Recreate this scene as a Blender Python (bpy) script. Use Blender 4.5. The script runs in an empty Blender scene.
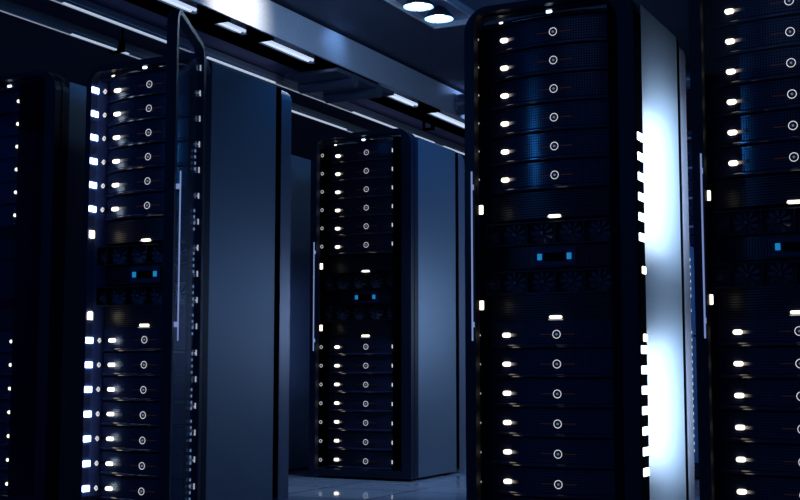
import bpy, bmesh, math, random
from math import pi, sin, cos, radians
from mathutils import Vector, Matrix
random.seed(7)
S = bpy.context.scene
COL = S.collection

# ---------------------------------------------------------------- camera
cam_d = bpy.data.cameras.new('camera'); cam = bpy.data.objects.new('camera', cam_d); COL.objects.link(cam)
cam_d.sensor_fit = 'HORIZONTAL'; cam_d.sensor_width = 36.0; cam_d.lens = 36.0 * 1235.0 / 800.0
cam_d.clip_start = 0.05; cam_d.clip_end = 100
cam.location = (1.604, -4.436, 0.643)
cam.rotation_euler = (pi / 2 + 0.0957, 0, 0.472)
S.camera = cam

# ---------------------------------------------------------------- world, exposure
W = bpy.data.worlds.new('night'); S.world = W; W.use_nodes = True
W.node_tree.nodes['Background'].inputs[0].default_value = (0.03, 0.10, 0.42, 1)
W.node_tree.nodes['Background'].inputs[1].default_value = 0.19
S.view_settings.view_transform = 'Standard'; S.view_settings.look = 'None'
S.view_settings.gamma = 1.0; S.view_settings.exposure = 0.0
S.view_settings.use_curve_mapping = False

# ---------------------------------------------------------------- blue aisle lamp and added fill lights
def lamp(name, kind, loc, energy, color, size=0.1, target=None, size_y=None, spot=None, blend=0.6):
    d = bpy.data.lights.new(name, kind); d.energy = energy; d.color = color
    if kind == 'AREA':
        d.size = size
        if size_y: d.shape = 'RECTANGLE'; d.size_y = size_y
    else:
        d.shadow_soft_size = size
    if kind == 'SPOT': d.spot_size = radians(spot); d.spot_blend = blend
    o = bpy.data.objects.new(name, d); COL.objects.link(o); o.location = loc
    if target is not None:
        o.rotation_euler = (Vector(target) - Vector(loc)).to_track_quat('-Z', 'Y').to_euler()
    return o
lamp('blue_aisle_lamp', 'POINT', (-2.6, -3.6, 2.28), 40, (0.03, 0.30, 1.0), 0.07)
lamp('aisle_fill', 'AREA', (0.2, -2.6, 2.95), 4, (0.20, 0.42, 1.0), 1.6, (0.2, -1.6, 0), 2.4)  # added fill for the rack fronts, no fixture
lamp('cross_aisle_fill', 'AREA', (-0.95, 1.35, 2.9), 3, (0.12, 0.40, 1.0), 0.5, (-1.3, 1.3, 0), 1.2)  # added fill over the floor and the far rack's side
lamp('floor_fill_spot', 'SPOT', (-1.25, 1.32, 2.95), 120, (0.42, 0.62, 1.0), 0.08, (-1.75, 1.62, 0), spot=36, blend=0.8)  # added spot that brightens the floor by the far rack
lamp('rear_aisle_fill', 'AREA', (-0.75, 1.95, 2.6), 10, (0.03, 0.34, 1.0), 0.4, (-1.58, 2.65, 1.75), 0.6)  # added blue fill for the top of the far rack's side

lamp('slot_fill', 'POINT', (-.12, 1.7, 1.2), 2.5, (.10, .40, 1.0), 0.05)  # added blue fill that lights the rack in the slot
# added spots without fixtures, brightening the beam's face
lamp('beam_fill_near', 'SPOT', (-2.15, 1.75, 2.98), 60, (1.0, 0.95, 0.88), 0.03, (-2.71, 1.80, 2.90), spot=75, blend=1.0)
lamp('beam_fill_middle', 'SPOT', (-2.50, 3.02, 3.02), 2, (0.25, 0.5, 1.0), 0.03, (-2.71, 3.02, 2.93), spot=100, blend=1.0)
lamp('beam_fill_far', 'SPOT', (-2.30, 5.2, 2.99), 14, (0.30, 0.5, 1.0), 0.03, (-2.71, 5.2, 2.90), spot=110, blend=1.0)

# ---------------------------------------------------------------- materials
MATS = {}
def mat(name, col, rough=0.5, metal=0.0, spec=0.5, emit=None, strength=0.0, noise=0.0, nscale=200.0, bump=0.0, coat=0.0):
    if name in MATS: return MATS[name]
    m = bpy.data.materials.new(name); m.use_nodes = True; MATS[name] = m
    nt = m.node_tree; b = nt.nodes['Principled BSDF']
    b.inputs['Base Color'].default_value = (*col, 1); b.inputs['Roughness'].default_value = rough
    b.inputs['Metallic'].default_value = metal; b.inputs['Specular IOR Level'].default_value = spec
    b.inputs['Coat Weight'].default_value = coat
    if emit:
        b.inputs['Emission Color'].default_value = (*emit, 1); b.inputs['Emission Strength'].default_value = strength
    if noise or bump:
        tc = nt.nodes.new('ShaderNodeTexCoord'); n = nt.nodes.new('ShaderNodeTexNoise')
        n.inputs['Scale'].default_value = nscale; n.inputs['Detail'].default_value = 3
        nt.links.new(tc.outputs['Object'], n.inputs['Vector'])
        if noise:
            r = nt.nodes.new('ShaderNodeMapRange'); r.inputs[1].default_value = 0.25; r.inputs[2].default_value = 0.75
            r.inputs[3].default_value = 1 - noise; r.inputs[4].default_value = 1 + noise
            nt.links.new(n.outputs['Fac'], r.inputs[0])
            mx = nt.nodes.new('ShaderNodeVectorMath'); mx.operation = 'SCALE'; mx.inputs[0].default_value = col
            nt.links.new(r.outputs[0], mx.inputs['Scale']); nt.links.new(mx.outputs[0], b.inputs['Base Color'])
        if bump:
            bp = nt.nodes.new('ShaderNodeBump'); bp.inputs['Strength'].default_value = bump; bp.inputs['Distance'].default_value = 0.002
            nt.links.new(n.outputs['Fac'], bp.inputs['Height']); nt.links.new(bp.outputs[0], b.inputs['Normal'])
    return m

def grid_mat(name, col, hole, step=0.0098, duty=0.42, rough=0.38, spec=0.5, axes='XZ'):
    """perforated sheet: square holes on a regular grid, in object space"""
    m = bpy.data.materials.new(name); m.use_nodes = True; MATS[name] = m
    nt = m.node_tree; b = nt.nodes['Principled BSDF']; L = nt.links.new
    tc = nt.nodes.new('ShaderNodeTexCoord'); sp = nt.nodes.new('ShaderNodeSeparateXYZ'); L(tc.outputs['Object'], sp.inputs[0])
    outs = []
    for ax in axes:
        a = nt.nodes.new('ShaderNodeMath'); a.operation = 'DIVIDE'; a.inputs[1].default_value = step; L(sp.outputs[ax], a.inputs[0])
        f = nt.nodes.new('ShaderNodeMath'); f.operation = 'FRACT'; L(a.outputs[0], f.inputs[0])
        g = nt.nodes.new('ShaderNodeMath'); g.operation = 'GREATER_THAN'; g.inputs[1].default_value = duty; L(f.outputs[0], g.inputs[0])
        outs.append(g)
    if len(outs) == 2:
        mu = nt.nodes.new('ShaderNodeMath'); mu.operation = 'MULTIPLY'; L(outs[0].outputs[0], mu.inputs[0]); L(outs[1].outputs[0], mu.inputs[1])
    else: mu = outs[0]
    mx = nt.nodes.new('ShaderNodeMix'); mx.data_type = 'RGBA'
    mx.inputs[6].default_value = (*col, 1); mx.inputs[7].default_value = (*hole, 1)
    L(mu.outputs[0], mx.inputs[0]); L(mx.outputs[2], b.inputs['Base Color'])
    sr = nt.nodes.new('ShaderNodeMapRange'); sr.inputs[3].default_value = spec; sr.inputs[4].default_value = 0.02
    L(mu.outputs[0], sr.inputs[0]); L(sr.outputs[0], b.inputs['Specular IOR Level'])
    b.inputs['Roughness'].default_value = rough
    return m

M = {}
M['frame'] = mat('satin_black_navy_metal', (0.009, 0.014, 0.034), 0.42, 0.0, 0.22, noise=0.12, nscale=60)
M['black'] = mat('matt_black_gasket_or_lining', (0.0010, 0.0012, 0.0022), 0.95, spec=0.0)
M['panel'] = mat('powder_coated_steel', (0.145, 0.205, 0.28), 0.42, 0.55, 0.5, noise=0.42, nscale=240, bump=0.5)
M['trim'] = mat('rear_trim_steel', (0.15, 0.18, 0.26), 0.35, 0.5, 0.5)
M['chassis'] = mat('dark_chassis', (0.006, 0.008, 0.016), 0.6)
M['bezel'] = grid_mat('perforated_bezel', (0.026, 0.036, 0.088), (0.003, 0.004, 0.010), rough=0.21)
M['louvre'] = grid_mat('louvred_bezel', (0.008, 0.011, 0.028), (0.004, 0.006, 0.014), step=0.0095, duty=0.55, axes='Z')
M['ribs'] = grid_mat('ribbed_bezel', (0.009, 0.013, 0.032), (0.002, 0.003, 0.008), step=0.0105, duty=0.6, axes='X')
M['lip'] = mat('glossy_lip', (0.022, 0.032, 0.085), 0.16, 0.0, 0.6)
M['header'] = mat('glossy_header', (0.006, 0.010, 0.028), 0.18, 0.0, 0.6)
M['led'] = mat('warm_white_led', (0.8, 0.8, 0.7), 0.5, emit=(1.0, 0.86, 0.62), strength=2.6)
M['ring'] = mat('white_ring_light', (0.7, 0.7, 0.7), 0.5, emit=(0.80, 0.78, 0.76), strength=.85)
M['dot'] = mat('soft_blue_dot', (0.3, 0.35, 0.5), 0.5, emit=(0.12, 0.17, 0.36), strength=.8)
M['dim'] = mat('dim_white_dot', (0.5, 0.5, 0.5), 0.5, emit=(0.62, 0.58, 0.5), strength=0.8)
M['orange'] = mat('dull_orange_line', (0.05, 0.015, 0.01), 0.5, emit=(0.12, 0.035, 0.018), strength=0.12)
M['cyan'] = mat('blue_indicator', (0.02, 0.25, 0.5), 0.5, emit=(0.010, 0.20, 0.44), strength=1.0)
M['fan'] = mat('fan_plastic', (0.10, 0.12, 0.18), 0.30)
M['fanframe'] = mat('fan_frame', (0.007, 0.010, 0.022), 0.5)
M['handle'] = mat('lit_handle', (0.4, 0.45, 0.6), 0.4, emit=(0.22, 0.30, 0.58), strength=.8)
M['jamb_refl'] = mat('cold_white_jamb_reflection', (0.8, 0.85, 0.9), 0.5, emit=(0.55, 0.76, 1.0), strength=6.0)  # LED reflection on the jamb, painted as emission
M['jamb_warm'] = mat('warm_white_jamb_reflection', (0.9, 0.85, 0.7), 0.5, emit=(1.0, 0.85, 0.6), strength=3.0)  # warm light's reflection on the jamb, painted as emission
M['jamb'] = mat('jamb_blue_tint', (0.09, 0.16, 0.50), 0.55, 0.0, 0.4)  # blue tint stands in for the glow between the jamb reflections
M['reflection_glow'] = mat('cold_white_reflection', (0.9, 0.95, 1.0), 0.5, emit=(0.75, 0.88, 1.0), strength=2.5)  # reflections on rack edge and header, painted as emission
M['shelf'] = mat('pale_shelf', (0.25, 0.28, 0.35), 0.4)

# glow tail: the LED's glow on the bezel, painted as fading emission
def tail_mat():
    m = bpy.data.materials.new('glow_tail'); m.use_nodes = True
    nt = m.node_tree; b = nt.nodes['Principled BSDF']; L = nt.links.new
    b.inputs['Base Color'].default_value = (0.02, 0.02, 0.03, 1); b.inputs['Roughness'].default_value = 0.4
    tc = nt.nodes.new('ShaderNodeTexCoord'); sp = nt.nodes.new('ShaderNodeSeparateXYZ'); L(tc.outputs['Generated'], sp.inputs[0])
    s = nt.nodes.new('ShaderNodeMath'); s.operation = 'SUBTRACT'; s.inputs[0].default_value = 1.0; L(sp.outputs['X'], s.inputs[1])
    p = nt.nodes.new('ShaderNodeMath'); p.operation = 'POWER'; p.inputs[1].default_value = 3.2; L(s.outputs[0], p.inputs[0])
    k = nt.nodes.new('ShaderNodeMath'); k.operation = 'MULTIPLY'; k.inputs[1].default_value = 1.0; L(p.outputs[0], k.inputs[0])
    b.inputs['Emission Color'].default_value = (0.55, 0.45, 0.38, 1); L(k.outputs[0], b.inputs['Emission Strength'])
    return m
M['tail'] = tail_mat()

def glass_mat(name='door_glass', f=0.22):
    m = bpy.data.materials.new(name); m.use_nodes = True; nt = m.node_tree; L = nt.links.new
    for n in list(nt.nodes): nt.nodes.remove(n)
    o = nt.nodes.new('ShaderNodeOutputMaterial'); mx = nt.nodes.new('ShaderNodeMixShader')
    t = nt.nodes.new('ShaderNodeBsdfTransparent'); t.inputs[0].default_value = (0.97, 0.98, 1.0, 1)
    g = nt.nodes.new('ShaderNodeBsdfGlossy'); g.inputs['Roughness'].default_value = 0.02; g.inputs[0].default_value = (0.8, 0.86, 1, 1)
    fr = nt.nodes.new('ShaderNodeFresnel'); fr.inputs[0].default_value = 1.4
    k = nt.nodes.new('ShaderNodeMath'); k.operation = 'MULTIPLY'; k.inputs[1].default_value = f; L(fr.outputs[0], k.inputs[0])
    L(k.outputs[0], mx.inputs[0]); L(t.outputs[0], mx.inputs[1]); L(g.outputs[0], mx.inputs[2]); L(mx.outputs[0], o.inputs[0])
    return m
M['glass'] = glass_mat()

def tile_floor():
    m = bpy.data.materials.new('raised_floor_tiles'); m.use_nodes = True; nt = m.node_tree; L = nt.links.new
    b = nt.nodes['Principled BSDF']
    tc = nt.nodes.new('ShaderNodeTexCoord'); sp = nt.nodes.new('ShaderNodeSeparateXYZ'); L(tc.outputs['Object'], sp.inputs[0])
    gs = []
    for ax, off in (('X', 0.35), ('Y', 0.05)):
        a = nt.nodes.new('ShaderNodeMath'); a.operation = 'ADD'; a.inputs[1].default_value = 60 + off; L(sp.outputs[ax], a.inputs[0])
        d = nt.nodes.new('ShaderNodeMath'); d.operation = 'DIVIDE'; d.inputs[1].default_value = 0.5; L(a.outputs[0], d.inputs[0])
        f = nt.nodes.new('ShaderNodeMath'); f.operation = 'FRACT'; L(d.outputs[0], f.inputs[0])
        g = nt.nodes.new('ShaderNodeMath'); g.operation = 'LESS_THAN'; g.inputs[1].default_value = 0.022; L(f.outputs[0], g.inputs[0]); gs.append(g)
    mm = nt.nodes.new('ShaderNodeMath'); mm.operation = 'MAXIMUM'; L(gs[0].outputs[0], mm.inputs[0]); L(gs[1].outputs[0], mm.inputs[1])
    n = nt.nodes.new('ShaderNodeTexNoise'); n.inputs['Scale'].default_value = 3.0; L(tc.outputs['Object'], n.inputs['Vector'])
    c = nt.nodes.new('ShaderNodeMix'); c.data_type = 'RGBA'; c.inputs[6].default_value = (0.40, 0.46, 0.56, 1); c.inputs[7].default_value = (0.48, 0.54, 0.64, 1)
    L(n.outputs['Fac'], c.inputs[0])
    mx = nt.nodes.new('ShaderNodeMix'); mx.data_type = 'RGBA'; mx.inputs[7].default_value = (0.05, 0.06, 0.09, 1)
    L(mm.outputs[0], mx.inputs[0]); L(c.outputs[2], mx.inputs[6]); L(mx.outputs[2], b.inputs['Base Color'])
    b.inputs['Roughness'].default_value = 0.04; b.inputs['Specular IOR Level'].default_value = 0.6
    return m

# ---------------------------------------------------------------- mesh helpers
class MB:
    def __init__(s): s.bm = bmesh.new()
    def box(s, x0, x1, y0, y1, z0, z1, bev=0.0):
        r = bmesh.ops.create_cube(s.bm, size=1.0); vs = r['verts']
        for v in vs:
            v.co = Vector((x0 + (v.co.x + .5) * (x1 - x0), y0 + (v.co.y + .5) * (y1 - y0), z0 + (v.co.z + .5) * (z1 - z0)))
        if bev:
            es = list({e for v in vs for e in v.link_edges})
            bmesh.ops.bevel(s.bm, geom=es, offset=bev, segments=2, profile=0.5, affect='EDGES')
        return s
    def tube(s, p, q, r, n=12, r2=None):
        p, q = Vector(p), Vector(q); d = q - p
        m = Matrix.Translation((p + q) / 2) @ d.to_track_quat('Z', 'Y').to_matrix().to_4x4()
        bmesh.ops.create_cone(s.bm, cap_ends=True, segments=n, radius1=r, radius2=r if r2 is None else r2, depth=d.length, matrix=m)
        return s
    def ring(s, c, R, r, n=20, k=6):            # torus in the XZ plane
        vs = []
        for i in range(n):
            a = 2 * pi * i / n
            vs.append([s.bm.verts.new((c[0] + (R + r * cos(b)) * cos(a), c[1] + r * sin(b), c[2] + (R + r * cos(b)) * sin(a))) for b in (2 * pi * j / k for j in range(k))])
        for i in range(n):
            for j in range(k):
                s.bm.faces.new((vs[i][j], vs[(i + 1) % n][j], vs[(i + 1) % n][(j + 1) % k], vs[i][(j + 1) % k]))
        return s
    def prism(s, prof, y0, y1, plane='XZ'):     # polygon extruded through Y
        a = [s.bm.verts.new((x, y0, z)) for x, z in prof]; b = [s.bm.verts.new((x, y1, z)) for x, z in prof]
        n = len(prof); s.bm.faces.new(a); s.bm.faces.new(b[::-1])
        for i in range(n): s.bm.faces.new((a[(i + 1) % n], a[i], b[i], b[(i + 1) % n]))
        return s
    def frame(s, outer, inner, y0, y1):         # ring between two outlines with equal point counts
        n = len(outer)
        A = [[s.bm.verts.new((x, y, z)) for x, z in o] for y in (y0, y1) for o in (outer, inner)]
        for i in range(n):
            j = (i + 1) % n
            s.bm.faces.new((A[0][i], A[0][j], A[1][j], A[1][i])); s.bm.faces.new((A[2][j], A[2][i], A[3][i], A[3][j]))
            s.bm.faces.new((A[0][j], A[0][i], A[2][i], A[2][j])); s.bm.faces.new((A[1][i], A[1][j], A[3][j], A[3][i]))
        return s
    def mesh(s, name, m, smooth=False):
        bmesh.ops.recalc_face_normals(s.bm, faces=s.bm.faces)
        me = bpy.data.meshes.new(name); s.bm.to_mesh(me); s.bm.free(); me.materials.append(m)
        if smooth:
            for p in me.polygons: p.use_smooth = True
            me.set_sharp_from_angle(angle=radians(32))
        return me

def rrect(x0, x1, z0, z1, r, n=7, rb=None):
    P = []; rt = r; rb = r if rb is None else rb
    for sx, sz, a0 in ((1, 1, 0), (0, 1, 90), (0, 0, 180), (1, 0, 270)):
        r = rt if sz else rb; cx = x1 - r if sx else x0 + r; cz = z1 - r if sz else z0 + r
        for i in range(n + 1):
            a = radians(a0 + 90 * i / n); P.append((cx + r * cos(a), cz + r * sin(a)))
    return P

def link(name, me, parent=None, loc=(0, 0, 0), label=None):
    o = bpy.data.objects.new(name, me); COL.objects.link(o); o.parent = parent; o.location = loc
    if label: o['label'] = label
    return o
def tag(o, label=None, cat=None, group=None, kind=None):
    if label: o['label'] = label
    if cat: o['category'] = cat
    if group: o['group'] = group
    if kind: o['kind'] = kind
    return o
def empty(name, loc, label, cat, group=None):
    o = bpy.data.objects.new(name, None); COL.objects.link(o); o.location = loc; o.empty_display_size = 0.1
    return tag(o, label, cat, group)

# ---------------------------------------------------------------- the room shell
def struct(name, mb, m, smooth=False):
    return tag(link(name, mb.mesh(name, m, smooth)), kind='structure')
struct('floor', MB().box(-7.5, 4.0, -6.0, 10.0, -0.1, 0.0), tile_floor())
M['ceil'] = mat('dark_ceiling_panel', (0.038, 0.048, 0.085), 0.55, 0.0, 0.4, noise=0.18, nscale=120)
M['purple'] = mat('plum_ceiling_panel', (0.24, 0.21, 0.36), 0.6, 0.0, 0.3)
struct('ceiling', MB().box(-7.5, 4.0, -6.0, 10.0, 3.05, 3.15), M['ceil'])
M['wall'] = mat('dark_blue_wall', (0.16, 0.22, 0.40), 0.6, noise=0.1, nscale=40)
struct('wall_back', MB().box(-7.5, 4.0, 9.9, 10.0, 0.0, 3.05), M['wall'])
struct('wall_right', MB().box(3.9, 4.0, -6.0, 9.9, 0.0, 3.05), M['wall'])
struct('wall_left', MB().box(-7.5, -7.4, -6.0, 9.9, 0.0, 3.05), M['wall'])
# ---------------------------------------------------------------- rack cabinets
HT = 2.05
SH = {}
def shared(key, fn):
    if key not in SH: SH[key] = fn()
    return SH[key]

def cabinet(u, v, label, door_angle=0.0, handle=True, gx=.235):
    r = empty('server_cabinet', (u, v, 0), label, 'server rack', 'server cabinets in the two rows')
    A = lambda key, name, fn, lab=None, par=None: link(name, shared(key, fn), par or r, label=lab)
    A('sp', 'side_panel', lambda: MB().box(.326, .35, .002, .530, .016, HT - .045, .002).mesh('side_panel', M['panel']), 'speckled grey-blue steel side panel')
    A('spl', 'side_panel', lambda: MB().box(-.33, -.306, .002, .530, .016, HT - .045, .002).mesh('side_panel', M['panel']))
    A('gap', 'panel_gasket', lambda: MB().box(.31, .3485, .530, .575, .035, HT - .05).box(-.306, -.292, .530, .575, .035, HT - .05).mesh('panel_gasket', M['black']))
    def rear():
        o = rrect(-.332, .352, .016, HT - .035, .06, rb=.01); i = rrect(-.29, .30, .08, HT - .07, .04)
        return MB().frame(o, i, .575, .665).mesh('rear_frame', M['trim'])
    A('rf', 'rear_frame', rear)
    A('bp', 'back_panel', lambda: MB().box(-.30, .31, .60, .625, .07, HT - .04).mesh('back_panel', M['chassis']))
    A('top', 'top_panel', lambda: MB().box(-.306, .326, .002, .575, HT - .054, HT - .046).mesh('top_panel', M['frame']))
    A('base', 'base', lambda: MB().box(-.306, .326, .002, .575, .012, .04).box(-.30, -.24, .02, .08, 0, .012).box(.24, .30, .02, .08, 0, .012).box(-.30, -.24, .48, .54, 0, .012).box(.24, .30, .48, .54, 0, .012).mesh('base', M['frame']))
    def front():
        o = rrect(-.33, .35, .012, HT, .10, rb=.012); i = rrect(-.302, .302, .045, HT - .03, .05, rb=.01)
        return MB().frame(o, i, -.045, .0).mesh('front_frame', M['frame'])
    A('ff', 'front_frame', front)
    if not door_angle: A('jln', 'gasket_or_lining', lambda: MB().box(-.3018, -.3000, -.044, .08, .06, HT - .05).mesh('gasket_or_lining', M['black']))  # black lining added to keep LED glow off the left jamb
    A('jr%.3f' % gx, 'gasket_or_lining', lambda: MB().box(gx, .302, -.043, -.012, .05, HT - .04).mesh('gasket_or_lining', M['black']))
    # dark curved header above the top server
    def header():
        mb = MB(); prof = []
        N = 14
        for k in range(N + 1):
            x = -.298 + .596 * k / N; prof.append((x, .8 * x * x))
        top = [mb.bm.verts.new((x, y - .004, HT - .034)) for x, y in prof]
        mid = [mb.bm.verts.new((x, y - .012, 2.006)) for x, y in prof]
        low = [mb.bm.verts.new((x, y - .030, 1.998)) for x, y in prof]
        bak = [mb.bm.verts.new((x, y + .03, 1.998)) for x, y in prof]
        for a, b in ((top, mid), (mid, low), (low, bak)):
            for i in range(N): mb.bm.faces.new((a[i], a[i + 1], b[i + 1], b[i]))
        return mb.mesh('header', M['header'], True)
    h = A('hd', 'header', header)
    A('hl', 'header_reflection', lambda: MB().tube((-.220, .004, 2.004), (-.206, .004, 2.004), .0045, 10).mesh('header_reflection', M['led']), None, h)  # both header marks are reflections, painted as emission
    A('hl2', 'header_reflection', lambda: MB().box(-.010, .014, -.040, -.030, 2.006, 2.018, .004).mesh('header_reflection', M['reflection_glow']), None, h)
    # door, hinged on its right edge
    def dframe():
        o = rrect(-.68, 0, .015, HT, .10, rb=.012); i = rrect(-.638, -.062, .055, HT - .022, .045, rb=.01)
        return MB().frame(o, i, -.020, .020).mesh('door', M['frame'])
    d = link('door', shared('door', dframe), r, loc=(.35, -.074, 0)); d.rotation_euler = (0, 0, radians(door_angle))
    link('door_glass', shared('dg', lambda: MB().box(-.639, -.061, -.006, -.001, .054, HT - .017).mesh('door_glass', M['glass'])), d, label='clear glass pane of the door')
    if handle:
        link('door_handle', shared('dh', lambda: MB().box(-.647, -.6415, -.038, -.033, .748, 1.400, .001).box(-.647, -.642, -.034, -.020, .80, .82).box(-.647, -.642, -.034, -.020, 1.33, 1.35).mesh('door_handle', M['handle'])), d, label='slim pale blue glowing vertical door handle')
    link('hinge', shared('hg', lambda: MB().tube((-.010, .018, .30), (-.010, .018, .40), .008).mesh('hinge', M['frame'])), d)
    link('hinge', shared('hg2', lambda: MB().tube((-.010, .018, 1.66), (-.010, .018, 1.76), .008).mesh('hinge', M['frame'])), d)
    return r

# ---------------------------------------------------------------- rack mounted units (origin: front centre, half height)
def bulge(x): return .8 * x * x
def curved(hz0, hz1, dy=0.0, x0=-.286, x1=.286, back=.075, N=16, tilt=0.0):
    mb = MB(); R = [[], [], [], []]
    for k in range(N + 1):
        x = x0 + (x1 - x0) * k / N; y = bulge(x) + dy
        for lst, yy, zz in ((R[0], y, hz0), (R[1], y - tilt, hz1), (R[2], back + .012, hz1), (R[3], back + .012, hz0)):
            lst.append(mb.bm.verts.new((x, yy, zz)))
    for q in range(4):
        a, b = R[q], R[(q + 1) % 4]
        for i in range(N): mb.bm.faces.new((a[i], a[i + 1], b[i + 1], b[i]))
    mb.bm.faces.new([R[q][0] for q in range(4)]); mb.bm.faces.new([R[q][N] for q in range(4)][::-1])
    return mb

def lip_mesh(x0=-.286, x1=.286, N=16):
    mb = MB(); R = []
    prof = [(.002, -.0345), (-.008, -.037), (-.0125, -.0415), (-.0125, -.0455), (-.008, -.0495), (.004, -.051), (.02, -.051), (.02, -.0345)]
    for dy, z in prof:
        R.append([mb.bm.verts.new((x0 + (x1 - x0) * k / N, bulge(x0 + (x1 - x0) * k / N) + dy, z)) for k in range(N + 1)])
    n = len(prof)
    for q in range(n):
        a, b = R[q], R[(q + 1) % n]
        for i in range(N): mb.bm.faces.new((a[i], a[i + 1], b[i + 1], b[i]))
    mb.bm.faces.new([R[q][0] for q in range(n)]); mb.bm.faces.new([R[q][N] for q in range(n)][::-1])
    return mb.mesh('lower_lip', M['lip'], True)

def tail_mesh(x0, x1, N=8):
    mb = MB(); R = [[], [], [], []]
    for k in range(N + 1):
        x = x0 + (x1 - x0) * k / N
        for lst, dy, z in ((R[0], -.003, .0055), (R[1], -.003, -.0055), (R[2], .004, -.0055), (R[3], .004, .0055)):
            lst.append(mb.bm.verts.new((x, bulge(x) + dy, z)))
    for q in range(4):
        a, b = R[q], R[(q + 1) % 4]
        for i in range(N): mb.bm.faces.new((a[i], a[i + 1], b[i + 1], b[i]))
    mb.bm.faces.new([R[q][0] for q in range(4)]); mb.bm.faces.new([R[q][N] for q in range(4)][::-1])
    return mb.mesh('glow_tail', M['tail'])

def pill(x0, x1, y, z, r):
    P = []
    for i in range(9): a = pi / 2 + pi * i / 8; P.append((x0 + r + r * cos(a), z + r * sin(a)))
    for i in range(9): a = -pi / 2 + pi * i / 8; P.append((x1 - r + r * cos(a), z + r * sin(a)))
    return MB().prism(P, y - .004, y + .006)

def server(u, v, zc, label, style):
    r = empty('rack_server', (u, v, zc - .054), label, 'server', 'servers stacked in the cabinets')
    def A(key, name, fn, lab=None, par=None, dx=0.0):
        return link(name, shared(key, fn), par or r, loc=(dx, 0, .054 if par is None else 0), label=lab)
    if style == 'short':
        A('q_ch', 'chassis', lambda: MB().box(-.275, .05, .088, .55, -.050, .046).mesh('chassis', M['chassis']))
        A('q_bz', 'bezel', lambda: curved(-.036, .050, .0, -.286, .062).mesh('bezel', M['bezel']), 'curved dark bezel with a fine square mesh')
        A('q_lip', 'lower_lip', lambda: lip_mesh(-.286, .062), 'glossy lip along the bottom of the bezel')
        A('q_led', 'status_light', lambda: pill(.026, .052, -.004, 0, .0075).mesh('status_light', M['led']), 'small warm white pill-shaped light')
        return r
    A('s_ch', 'chassis', lambda: MB().box(-.275, .275, .088, .55, -.050, .046).mesh('chassis', M['chassis']))
    A('s_bz', 'bezel', lambda: curved(-.036, .050, .0).mesh('bezel', M['bezel'], True), 'curved dark bezel with a fine square mesh')
    A('s_lip', 'lower_lip', lip_mesh, 'glossy lip along the bottom of the bezel')
    A('s_up', 'upper_lip', lambda: curved(.050, .0535, -.005).mesh('upper_lip', M['lip'], False))
    m = False
    lx = -.228
    lw = .044 if style == 'open' else .034
    A('s_led%s' % lw, 'status_light', lambda: pill(lx, lx + lw, bulge(.215) - .006, 0, .0088).mesh('status_light', M['led']), 'small warm white pill-shaped light')
    ge = -.118 if style == 'open' else -.155
    A('s_gd%s' % ge, 'glow_tail', lambda: tail_mesh(lx + lw, ge))
    b = A('s_pb', 'power_button', lambda: MB().tube((0, -.004, 0), (0, .006, 0), .0165, 20).mesh('power_button', M['chassis']), None, None, .006)
    A('s_rg', 'button_ring', lambda: MB().ring((0, -.006, 0), .0150, .00135).mesh('button_ring', M['ring'], True), 'thin white glowing ring', b)
    A('s_dt', 'button_light', lambda: MB().tube((0, -.008, 0), (0, -.003, 0), .0042, 12).mesh('button_light', M['dot']), None, b)
    for s in (-1, 1):
        A('s_or%d' % s, 'accent_line', lambda: MB().box(min(s * .024, s * .068), max(s * .024, s * .068), -.003, .006, -.0016, .0016).mesh('accent_line', M['orange']), 'thin dull orange line', None, .006)
    if style in ('rings', 'open'):
        dx = -.287 if style == 'rings' else -.276; dv = 0 if style == 'rings' else .052
        ring_refl = A('s_er' + style, 'ring_reflection', lambda: MB().tube((0, -.028, 0), (0, -.024, 0), .007, 14).box(-.003, .003, -.026, .036, -.003, .003).mesh('ring_reflection', M['black']), None, None, dx)  # button ring's reflection in the jamb, painted as a small glowing ring
        ring_refl.location.y = dv
        A('s_err', 'ring_reflection_glow', lambda: MB().ring((0, -.030, 0), .0088, .0014, 14, 5).mesh('ring_reflection_glow', M['ring'], True), None, ring_refl)
        if style == 'open':
            A('s_bar', 'ring_reflection_mark', lambda: MB().box(-.0012, .0012, -.033, -.028, -.012, .012).box(-.012, 0, -.033, -.028, -.001, .001).mesh('ring_reflection_mark', M['dim']), None, ring_refl)
    if style == 'rings':
        A('s_dash', 'edge_mark', lambda: MB().box(.178, .1815, -.004, .035, -.011, .011).mesh('edge_mark', M['ring']), None)  # pale emissive dash near the bezel's right end
    if style == 'plain':
        A('s_tick', 'edge_mark', lambda: MB().box(-.2995, -.2965, -.030, -.026, -.004, .003).mesh('edge_mark', M['dim']))  # LED reflection at the left edge, painted as a dim glowing tick
    return r

def storage(u, v, zc, label, light_dz, side_dz, line_dz):
    """louvred unit with a lit bar and a bright square at its left end"""
    r = empty('storage_unit', (u, v, zc - .053), label, 'storage unit', 'louvred units of the cabinets')
    A = lambda key, name, fn, lab=None: link(name, shared(key, fn), r, loc=(0, 0, .053), label=lab)
    A('t_ch', 'chassis', lambda: MB().box(-.275, .275, .088, .55, -.05, .05).mesh('chassis', M['chassis']))
    A('t_bz', 'bezel', lambda: curved(-.051, .052).mesh('bezel', M['louvre'], True), 'dark bezel with fine horizontal louvres')
    k = '%.3f' % light_dz
    A('t_lb' + k, 'bar_light', lambda: pill(-.022, .027, -.004, light_dz, .0058).mesh('bar_light', M['led']), 'short warm white bar of light')
    A('t_ln' + k, 'bar_glint', lambda: MB().box(-.022, .030, -.018, .003, -.0510, -.0488).mesh('bar_glint', M['dim']))  # reflection of the bar light, painted as a dim glowing line
    A('t_sl' + k, 'corner_light', lambda: MB().box(-.299, -.282, -.032, -.024, side_dz - .018, side_dz + .018, .002).mesh('corner_light', M['led']), 'bright warm white square light')
    return r

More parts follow.
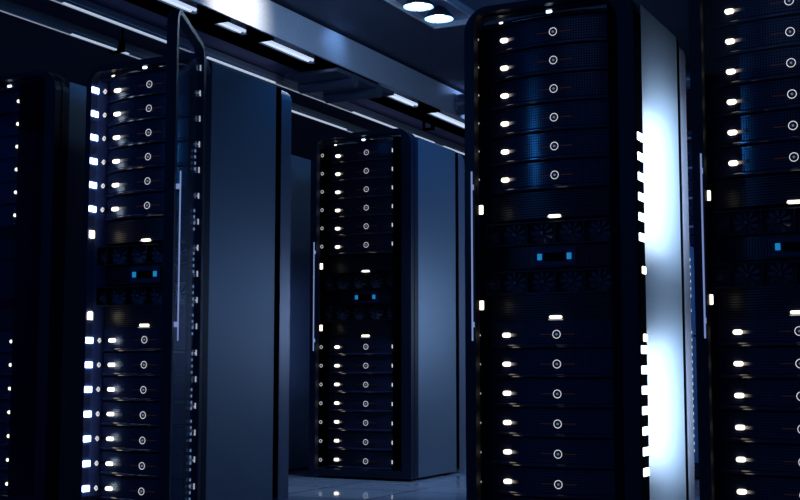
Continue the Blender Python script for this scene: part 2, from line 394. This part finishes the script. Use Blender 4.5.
def fan_tray(u, v, zc, label):
    r = empty('fan_tray', (u, v, zc - .045), label, 'fan tray', 'fan trays of the cabinets')
    def plate():
        mb = MB().box(-.284, .284, .045, .09, -.044, .044)
        mb.box(-.284, .284, .006, .05, .040, .044).box(-.284, .284, .006, .05, -.044, -.040)
        for x in (-.284, -.2285, -.1145, 0, .1145, .2285, .281): mb.box(x - .0015, x + .0015, .004, .05, -.040, .040)
        return mb.mesh('housing', M['fanframe'])
    link('housing', shared('f_pl', plate), r, loc=(0, 0, .045))
    for i, x in enumerate((-.256, -.171, -.057, .057, .171)):
        R = .0265 if i == 0 else .0437
        def fan():
            mb = MB(); mb.tube((0, .012, 0), (0, .030, 0), R * .16, 14)
            n = 9
            for k in range(n):
                a = 2 * pi * k / n; w = 2 * pi / n * .36
                pts = []
                for rr, da, dy in ((.24, -w * .5, 0), (.62, -w * .9, 0), (.98, -w * .55, 0), (1.0, 0.1, .008), (.93, w * .95, .014), (.6, w * 1.0, .012), (.24, w * .6, .008)):
                    pts.append((R * rr * cos(a + da), .014 + dy, R * rr * sin(a + da)))
                A_ = [mb.bm.verts.new(p) for p in pts]; B_ = [mb.bm.verts.new((p[0], p[1] + .002, p[2])) for p in pts]
                mb.bm.faces.new(A_); mb.bm.faces.new(B_[::-1])
                for j in range(len(pts)): mb.bm.faces.new((A_[(j + 1) % 7], A_[j], B_[j], B_[(j + 1) % 7]))
            return mb.mesh('fan', M['fan'])
        o = link('fan', shared('f_fan%s' % R, fan), r, loc=(x, .004, .045)); o.rotation_euler = (0, .4 + i * .7, 0)
    return r

def control(u, v, zc, label):
    r = empty('control_unit', (u, v, zc - .043), label, 'control unit', 'control units of the cabinets')
    A = lambda key, name, fn, lab=None: link(name, shared(key, fn), r, loc=(0, 0, .043), label=lab)
    A('c_ch', 'chassis', lambda: MB().box(-.275, .275, .088, .55, -.04, .04).mesh('chassis', M['chassis']))
    A('c_bz', 'bezel', lambda: curved(-.042, .042).mesh('bezel', M['ribs'], True), 'dark bezel with fine vertical ribs')
    A('c_pl', 'display_plate', lambda: MB().box(-.085, .088, -.006, .012, -.036, .034, .002).mesh('display_plate', M['lip']))
    A('c_ds', 'display', lambda: MB().box(-.040, .046, -.009, -.004, -.019, .014, .002).mesh('display', M['black']), 'switched off black display')
    for s, x in ((0, -.0575), (1, .0605)):
        A('c_b%d' % s, 'indicator_or_glint', lambda: MB().box(x - .0085, x + .0085, -.012, -.004, -.013, .011, .001).mesh('indicator_or_glint', M['cyan']), 'square blue light')
    return r

ORD = ['topmost', 'second', 'third', 'fourth', 'fifth', 'sixth']
ORDB = ['first', 'second', 'third', 'fourth', 'fifth', 'sixth', 'seventh']
def fill(u, v, where, style):
    for i in range(6):
        z = 1.940 - .112 * i
        server(u, v, z, ('topmost mesh-fronted server of %s' if i == 0 else ORD[i] + ' mesh-fronted server from the top in %s') % where, style)
    for i in range(7):
        z = .772 - .112 * i
        server(u, v, z, '%s mesh-fronted server below the lower fan tray in %s' % (ORDB[i], where), style)
    if style == 'short':
        for z, w, h in ((1.220, 'upper', .100), (1.068, 'middle', .180), (.877, 'lower', .100)):
            q = empty('blank_panel', (u, v, z - h / 2), '%s plain dark panel between the servers of %s' % (w, where), 'panel', 'plain panels of the left edge rack')
            link('plate', curved(-h / 2 + .002, h / 2 - .002, .002, -.286, .062).mesh('plate', M['louvre']), q, loc=(0, 0, h / 2))
        return
    storage(u, v, 1.268, 'louvred unit above the upper fan tray in %s' % where, -.046, -.008, -.063 + .011)
    storage(u, v, .877, 'louvred unit below the lower fan tray in %s' % where, -.040, .010, -.050)
    fan_tray(u, v, 1.161, 'upper row of dark fans in %s' % where)
    control(u, v, 1.068, 'ribbed control unit with two blue lights in %s' % where)
    fan_tray(u, v, .974, 'lower row of dark fans in %s' % where)

UA, UB, UC, UD, UE, VE = -2.78, -1.953, 0.0, 0.884, -1.926, 2.027
cabinet(UC, 0, 'tall black glass-doored server rack in the centre right with white-lit side')
fill(UC, 0, 'the big rack with the white side', 'plain')
cabinet(UD, 0, 'black glass-doored server rack cut off by the right edge of the photo')
fill(UD, 0, 'the rack at the right edge', 'plain')
RB = cabinet(UB, 0, 'server rack with its glass door swung open edge-on', door_angle=116.5, gx=.26)
fill(UB, 0, 'the rack with the open door', 'open')
cabinet(UA, 0, 'dark server rack cut off by the left edge of the photo', handle=False, gx=.075)
fill(UA, 0, 'the rack at the left edge', 'short')
cabinet(UE, VE, 'small-looking far server rack in the middle with closed glass door, standing whole on the floor', gx=.205)
fill(UE, VE, 'the far middle rack', 'rings')
cabinet(UE - .985, VE, 'rack side in blue light seen in the gap left of the far middle rack', handle=False)
cabinet(-.03, 2.9, 'rack glimpsed in the narrow slot right of the white side panel', handle=False)
fill(-.03, 2.9, 'the rack glimpsed in the narrow slot', 'plain')

# LED reflections on the open rack's jamb, painted as glowing blocks
for i in range(13):
    z = (1.94 - .112 * i) if i < 6 else (.772 - .112 * (i - 6))
    me = shared('jl', lambda: MB().box(0, .006, -.024, .024, -.014, .014, .003).mesh('jamb_reflection', M['jamb_refl']))
    o = link('jamb_reflection', me, None, loc=(UB - .302, -.020, z))
    tag(o, 'painted cold-white reflection on the left jamb beside the %s server of the open rack' % (ORD[i] + ' upper' if i < 6 else ORDB[i - 6] + ' lower'), 'light', 'painted LED reflections on the left jamb of the open rack')
for z, w in ((1.262, 'upper'), (.884, 'lower')):
    o = link('jamb_reflection', shared('jw', lambda: MB().box(0, .006, -.018, .018, -.018, .018, .003).mesh('jamb_reflection', M['jamb_warm'])), None, loc=(UB - .302, -.020, z))
    tag(o, 'painted warm-white reflection on the left jamb beside the %s louvred unit of the open rack' % w, 'light', 'painted LED reflections on the left jamb of the open rack')
o = link('jamb_plate', MB().box(-.3045, -.302, -.044, .084, .06, 1.995).mesh('jamb_plate', M['jamb']), None, loc=(UB, 0, 0))
tag(o, 'narrow blue-tinted plate behind the painted reflections at the left of the open rack', 'plate')

tag(link('dark_edge_strip', MB().box(.3502, .3515, -.096, .0, .06, 1.96).mesh('dark_edge_strip', M['black']), None, loc=(UC, 0, 0)), 'thin added black strip that keeps the edge of the big rack dark', 'strip')  # added black strip that keeps the fill lamp's light off this edge
# LED reflections down the big rack's side edge, painted as glowing squares
k = 0
zs = [1.490 - .0742 * i for i in range(6)] + [.711 - .0728 * i for i in range(7)]
nm = ['topmost', 'second', 'third', 'fourth', 'fifth', 'sixth']
for i, z in enumerate(zs):
    o = link('side_reflection', shared('sl', lambda: MB().box(0, .005, -.080, -.014, -.015, .015, .002).mesh('side_reflection', M['reflection_glow'])), None, loc=(UC + .3516, 0, z))
    tag(o, '%s painted square reflection in the %s run beside the bright white side panel' % (nm[i] if i < 6 else ORDB[i - 6], 'upper' if i < 6 else 'lower'), 'light', 'painted square reflections down the edge of the big rack')
for z, w in ((1.00, 'between the two runs, nearer the upper'), (.754, 'just above the lower run')):
    o = link('side_reflection', shared('sl2', lambda: MB().box(0, .007, -.050, -.012, -.014, .014, .003).mesh('side_reflection', M['led'])), None, loc=(UC + .3516, 0, z))
    tag(o, 'warm painted square reflection on the big rack %s' % w, 'light', 'painted square reflections down the edge of the big rack')

# added fill lamps on hidden cabinet sides, brightening the side panels opposite
def fill_panel(u, v0, v1, z0, z1, strength, col, label, visor=.02):
    m = mat('fill_panel_light_%.2f_%.2f_%.2f' % (u, strength, z0), (.8, .8, .8), emit=col, strength=strength)
    r = empty('fill_lamp', (u, (v0 + v1) / 2, z0), label, 'lamp', 'added flat fill lamps on cabinet sides')
    link('housing', MB().box(-.010, 0, v0 - (v0 + v1) / 2, v1 - (v0 + v1) / 2, 0, z1 - z0).box(-visor, 0, v0 - (v0 + v1) / 2, v1 - (v0 + v1) / 2, z1 - z0, z1 - z0 + .006).box(-visor, 0, v0 - (v0 + v1) / 2, v1 - (v0 + v1) / 2, -.006, 0).mesh('housing', M['black']), r)  # added fill lamp's housing, visors keep the fill off the panel tops
    link('fill_diffuser', MB().box(-.016, -.010, v0 - (v0 + v1) / 2 + .01, v1 - (v0 + v1) / 2 - .01, .01, z1 - z0 - .01).mesh('fill_diffuser', m), r)
fill_panel(UD - .332, .12, .59, 1.10, 1.68, 15, (.78, .88, 1.0), 'added upper white fill lamp on the hidden left side of the right-edge rack', .06)
fill_panel(UD - .332, .12, .59, .25, .76, 15, (.78, .88, 1.0), 'added lower white fill lamp on the hidden left side of the right-edge rack', .06)
fill_panel(UC - .332, .05, .5, .55, 1.35, 1.6, (.36, .54, 1.0), 'added bluish fill lamp on the hidden left side of the big rack')
fill_panel(-.03 - .332, 2.95, 3.4, .72, 1.25, 17, (.50, .68, 1.0), 'added bluish fill lamp on the hidden left side of the slot rack')
fill_panel(UE - .332, 2.1, 2.5, .5, 1.2, .5, (.3, .45, 1.0), 'added bluish fill lamp on the hidden left side of the far middle rack')

# ---------------------------------------------------------------- overhead installations
M['brushed'] = mat('brushed_beam', (0.42, 0.46, 0.54), 0.42, 0.25, 0.5, noise=0.18, nscale=150, bump=0.2)
M['chrome'] = mat('polished_rail', (0.45, 0.47, 0.52), 0.3, 0.5, 0.5)
M['tube'] = mat('fluorescent_tube', (.9, .9, .95), emit=(.60, .74, 1.0), strength=.85)
M['lens'] = mat('rail_glint', (.9, .9, .95), emit=(.66, .78, 1.0), strength=.65)  # bright reflection on the polished rails, painted as emission
M['dimglint'] = mat('rail_glint_dim', (.6, .6, .62), emit=(.18, .21, .27), strength=1.0)  # weaker rail reflection, also painted as emission
M['bulb'] = mat('downlight_bulb', (1, 1, 1), emit=(.85, .95, 1.0), strength=14)
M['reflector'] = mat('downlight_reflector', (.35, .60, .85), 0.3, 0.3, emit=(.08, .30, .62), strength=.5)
M['shade'] = mat('downlight_shade', (.006, .008, .016), 0.5)
M['tray'] = mat('lamp_tray_metal', (.16, .22, .34), 0.4, 0.4)
M['duct'] = mat('duct_metal', (.12, .14, .20), 0.28, 0.6)

# metal beam with vertical face and the trough of tubes behind it
bm_ = empty('ceiling_beam', (-2.72, 3, 2.8), 'long brushed metal beam running along the ceiling', 'beam')
link('face_plate', MB().box(-.010, .010, -5.0, 6.8, 0, .225, .003).mesh('face_plate', M['brushed']), bm_)
link('trough', MB().box(-.34, -.010, -5.0, 6.8, .14, .22).box(-.35, -.33, -5.0, 6.8, .0, .14).mesh('trough', M['black']), bm_)
for i, (a, b) in enumerate(((0.2, .95), (1.1, 1.66), (1.82, 2.20), (2.27, 3.06), (4.02, 4.75), (4.85, 5.9), (6.0, 7.2), (7.3, 8.6))):
    r = empty('tube_light', (-2.93, a, 2.85), 'fluorescent tube fitting behind the beam, %s' % ['nearest the camera end', 'second along', 'third along', 'fourth along, ending at the duct', 'first one past the duct', 'second one past the duct', 'third one past the duct', 'farthest one past the duct'][i], 'light', 'tube lights in the trough')
    link('tube', MB().tube((-.018, .03, 0), (-.018, b - a - .03, 0), .011, 12).tube((.018, .03, 0), (.018, b - a - .03, 0), .011, 12).mesh('tube', M['tube'], True), r)
    link('reflector', MB().box(-.045, .045, 0, b - a, .05, .056).box(-.047, -.043, 0, b - a, -.01, .056).box(-.028, .022, 0, .02, -.02, .05).box(-.028, .022, b - a - .02, b - a, -.02, .05).mesh('reflector', M['duct']), r)
for y in (1.74, 2.235, 4.80):
    tag(link('divider', MB().box(-3.04, -2.745, y - .03, y + .03, 2.79, 2.93).mesh('divider', M['black'])), 'black divider across the trough %s' % {1.74: 'nearest the camera', 2.235: 'beside the fourth tube', 4.80: 'past the duct'}[y], 'divider', 'dividers across the trough')

# plum panel between trough and rail
tag(link('ceiling_panel', MB().box(-3.42, -3.08, -3.0, 9.8, 2.88, 2.90).mesh('ceiling_panel', M['purple'])), 'long dull plum panel between beam and rail', 'panel')
# rails
def rail(u, z, y0, y1, segs, label):
    r = empty('ceiling_rail', (u, y0, z), label, 'rail', 'ceiling rails')
    link('housing', MB().box(-.032, .032, 0, y1 - y0, .012, .06, .006).mesh('housing', M['chrome']), r)
    link('pipe', MB().tube((.012, 0, .004), (.012, y1 - y0, .004), .012, 14).mesh('pipe', M['chrome'], True), r)
    link('glint_strip', MB().box(-.012, .004, .05, y1 - y0 - .05, -.010, .002, .003).mesh('glint_strip', M['dimglint']), r, label='dim painted reflection along the whole rail')
    for a, b in segs:  # brighter stretches of the rail's painted reflection
        link('glint_strip', MB().box(.006, .022, a - y0, b - y0, -.012, .000, .003).mesh('glint_strip', M['lens']), r, label='pale painted reflection under the rail')
rail(-3.85, 2.80, -3.0, 9.8, [(1.55, 2.12), (4.1, 5.15)], 'left ceiling rail farther from the beam')
rail(-3.42, 2.80, -3.0, 9.8, [(1.0, 2.08), (2.43, 3.3), (4.5, 6.1), (6.3, 9.0)], 'right ceiling rail passing above the middle rack')
for x, y, w in ((-3.85, 2.01, 'on the left rail near the open rack'), (-3.16, 5.45, 'behind the middle rack')):
    r = empty('hanger_rod', (x, y, 2.80), 'thin dark hanger rod %s' % w, 'hanger', 'hanger rods of the rails')
    link('rod', MB().tube((.05, 0, .0), (.05, 0, .219), .008, 10).mesh('rod', M['black']), r)
    link('clamp', MB().box(-.045, .06, -.02, .02, -.02, .0).box(-.045, -.036, -.02, .02, 0, .06).box(.036, .06, -.02, .02, 0, .06).mesh('clamp', M['black']), r)
# cross duct
def duct():
    mb = MB(); P = rrect(0, 1.0, 0, .09, .04)
    a = [mb.bm.verts.new((-3.50, 3.06 + x * .92, 2.78 + z)) for x, z in P]; b = [mb.bm.verts.new((-2.735, 3.06 + x * .92, 2.78 + z)) for x, z in P]
    n = len(P); mb.bm.faces.new(a); mb.bm.faces.new(b[::-1])
    for i in range(n): mb.bm.faces.new((a[(i + 1) % n], a[i], b[i], b[(i + 1) % n]))
    return mb
tag(link('air_duct', MB().tube((-3.2, 3.34, 2.745), (-2.735, 3.34, 2.745), .05, 20).tube((-3.2, 3.72, 2.745), (-2.735, 3.72, 2.745), .05, 20).box(-3.19, -2.74, 3.10, 3.98, 2.762, 2.796, .008).mesh('air_duct', M['duct'])), 'dark metal duct crossing under the ceiling from rail to beam', 'duct')
tag(link('ceiling_pipe', MB().tube((-2.70, 5.1, 2.90), (-.5, 5.1, 2.90), .09, 24).mesh('ceiling_pipe', M['duct'], True)), 'large dark pipe crossing below the ceiling right of the beam', 'pipe')

# tray with bowl downlights
T = empty('lamp_tray', (-1.835, 1.2, 3.049), 'bluish metal tray with bright edges holding the round downlights', 'lamp tray')
link('plate', MB().box(-.165, .165, -.6, 1.96, -.015, 0).mesh('plate', M['tray']), T)
link('rim', MB().box(-.180, -.165, -.6, 1.98, -.05, 0).box(.165, .180, -.6, 1.98, -.05, 0).box(-.165, .165, 1.96, 1.98, -.05, 0).mesh('rim', M['chrome']), T)
for i, y in enumerate((1.87, 2.18, 2.49, 2.80)):
    r = empty('downlight', (-1.80, y, 2.945), 'round bowl downlight on the tray, %s' % ['just out of view nearest the camera', 'just out of view beside those in view', 'the left of the two in view', 'the right of the two in view'][i], 'lamp', 'round downlights on the tray')
    def shade():
        mb = MB(); n = 28; prof = [(.034, .078), (.042, .076), (.094, .016), (.102, 0.0), (.098, 0.0), (.088, .016), (.036, .070)]
        rings = [[mb.bm.verts.new((rr * cos(2 * pi * k / n), rr * sin(2 * pi * k / n), zz)) for k in range(n)] for rr, zz in prof]
        for a, b in zip(rings, rings[1:]):
            for k in range(n): mb.bm.faces.new((a[k], a[(k + 1) % n], b[(k + 1) % n], b[k]))
        mb.bm.faces.new(rings[0])
        return mb.mesh('shade', M['shade'], True)
    def refl():
        mb = MB(); n = 28; prof = [(.096, .001), (.087, .010), (.07, .024), (.04, .042), (.01, .05)]
        rings = [[mb.bm.verts.new((rr * cos(2 * pi * k / n), rr * sin(2 * pi * k / n), zz)) for k in range(n)] for rr, zz in prof]
        for a, b in zip(rings, rings[1:]):
            for k in range(n): mb.bm.faces.new((a[k], a[(k + 1) % n], b[(k + 1) % n], b[k]))
        mb.bm.faces.new(rings[-1])
        return mb.mesh('reflector', M['reflector'], True)
    def bulb():
        mb = MB(); bmesh.ops.create_uvsphere(mb.bm, u_segments=18, v_segments=12, radius=.040, matrix=Matrix.Translation((0, 0, .012)) @ Matrix.Diagonal((1, 1, .7, 1)))
        return mb.mesh('bulb', M['bulb'], True)
    link('shade', shared('d_s', shade), r); link('reflector', shared('d_r', refl), r, label='pale blue shining reflector bowl'); link('bulb', shared('d_b', bulb), r, label='white glowing bulb')
    link('stem', shared('d_t', lambda: MB().tube((0, 0, .078), (0, 0, .089), .012).mesh('stem', M['shade'])), r)

    lamp('downlight_glow', 'POINT', (-1.80, y, 2.915), 3.0, (.45, .68, 1.0), 0.03)

# LED reflections in the open door's glass, painted as small glowing marks
D_ = [o for o in RB.children if o.name.split('.')[0] == 'door'][0]
M['pale'] = mat('pale_marks', (.3, .33, .4), emit=(.30, .34, .42), strength=1.0)
M['faint'] = mat('faint_marks', (.1, .16, .25), emit=(.10, .16, .28), strength=1.0)
for k in range(17):
    z = 1.93 - .112 * k
    link('indicator_or_glint', shared('i1', lambda: MB().box(-.088, -.078, -.0105, -.006, 0, .024).mesh('indicator_or_glint', M['pale'])), D_, loc=(0, 0, z), label='upright pale painted reflection on the door glass')
    if k % 2: link('indicator_or_glint', shared('i2', lambda: MB().box(-.108, -.094, -.0105, -.006, .006, .013).mesh('indicator_or_glint', M['pale'])), D_, loc=(0, 0, z))
for z0 in (1.555, 1.30, 1.12, .98, .86, .70, .55, .42, .30, .18):
    for j in range(4):
        link('indicator_or_glint', shared('i3', lambda: MB().box(-.185, -.172, -.0105, -.006, 0, .011).mesh('indicator_or_glint', M['faint'])), D_, loc=(-.004 * (j % 2), 0, z0 - .026 * j), label='small faint blue painted reflection on the door glass')

# status strip on the rack glimpsed in the slot
r = empty('status_strip', (-.182, 2.795, .0), 'narrow strip of tiny white dots glimpsed right of the white side panel', 'light strip')
link('strip', MB().box(-.036, .036, 0, .006, .10, 1.36).mesh('strip', mat('blue_steel', (.05, .16, .36), .4)), r)
for k in range(27):
    if k in (6, 8, 9): continue
    link('indicator_or_glint', shared('ss', lambda: MB().box(.008, .015, -.004, .002, -.008, .008).mesh('indicator_or_glint', M['ring'])), r, loc=(0, 0, 1.282 - .0428 * k))
for z in (1.47, 1.64, 1.82, 2.00):
    link('ledge', shared('ledge', lambda: MB().box(-.040, .040, -.020, .006, 0, .010, .001).mesh('ledge', M['shelf'])), r, loc=(0, 0, z), label='pale horizontal ledge above the dots')
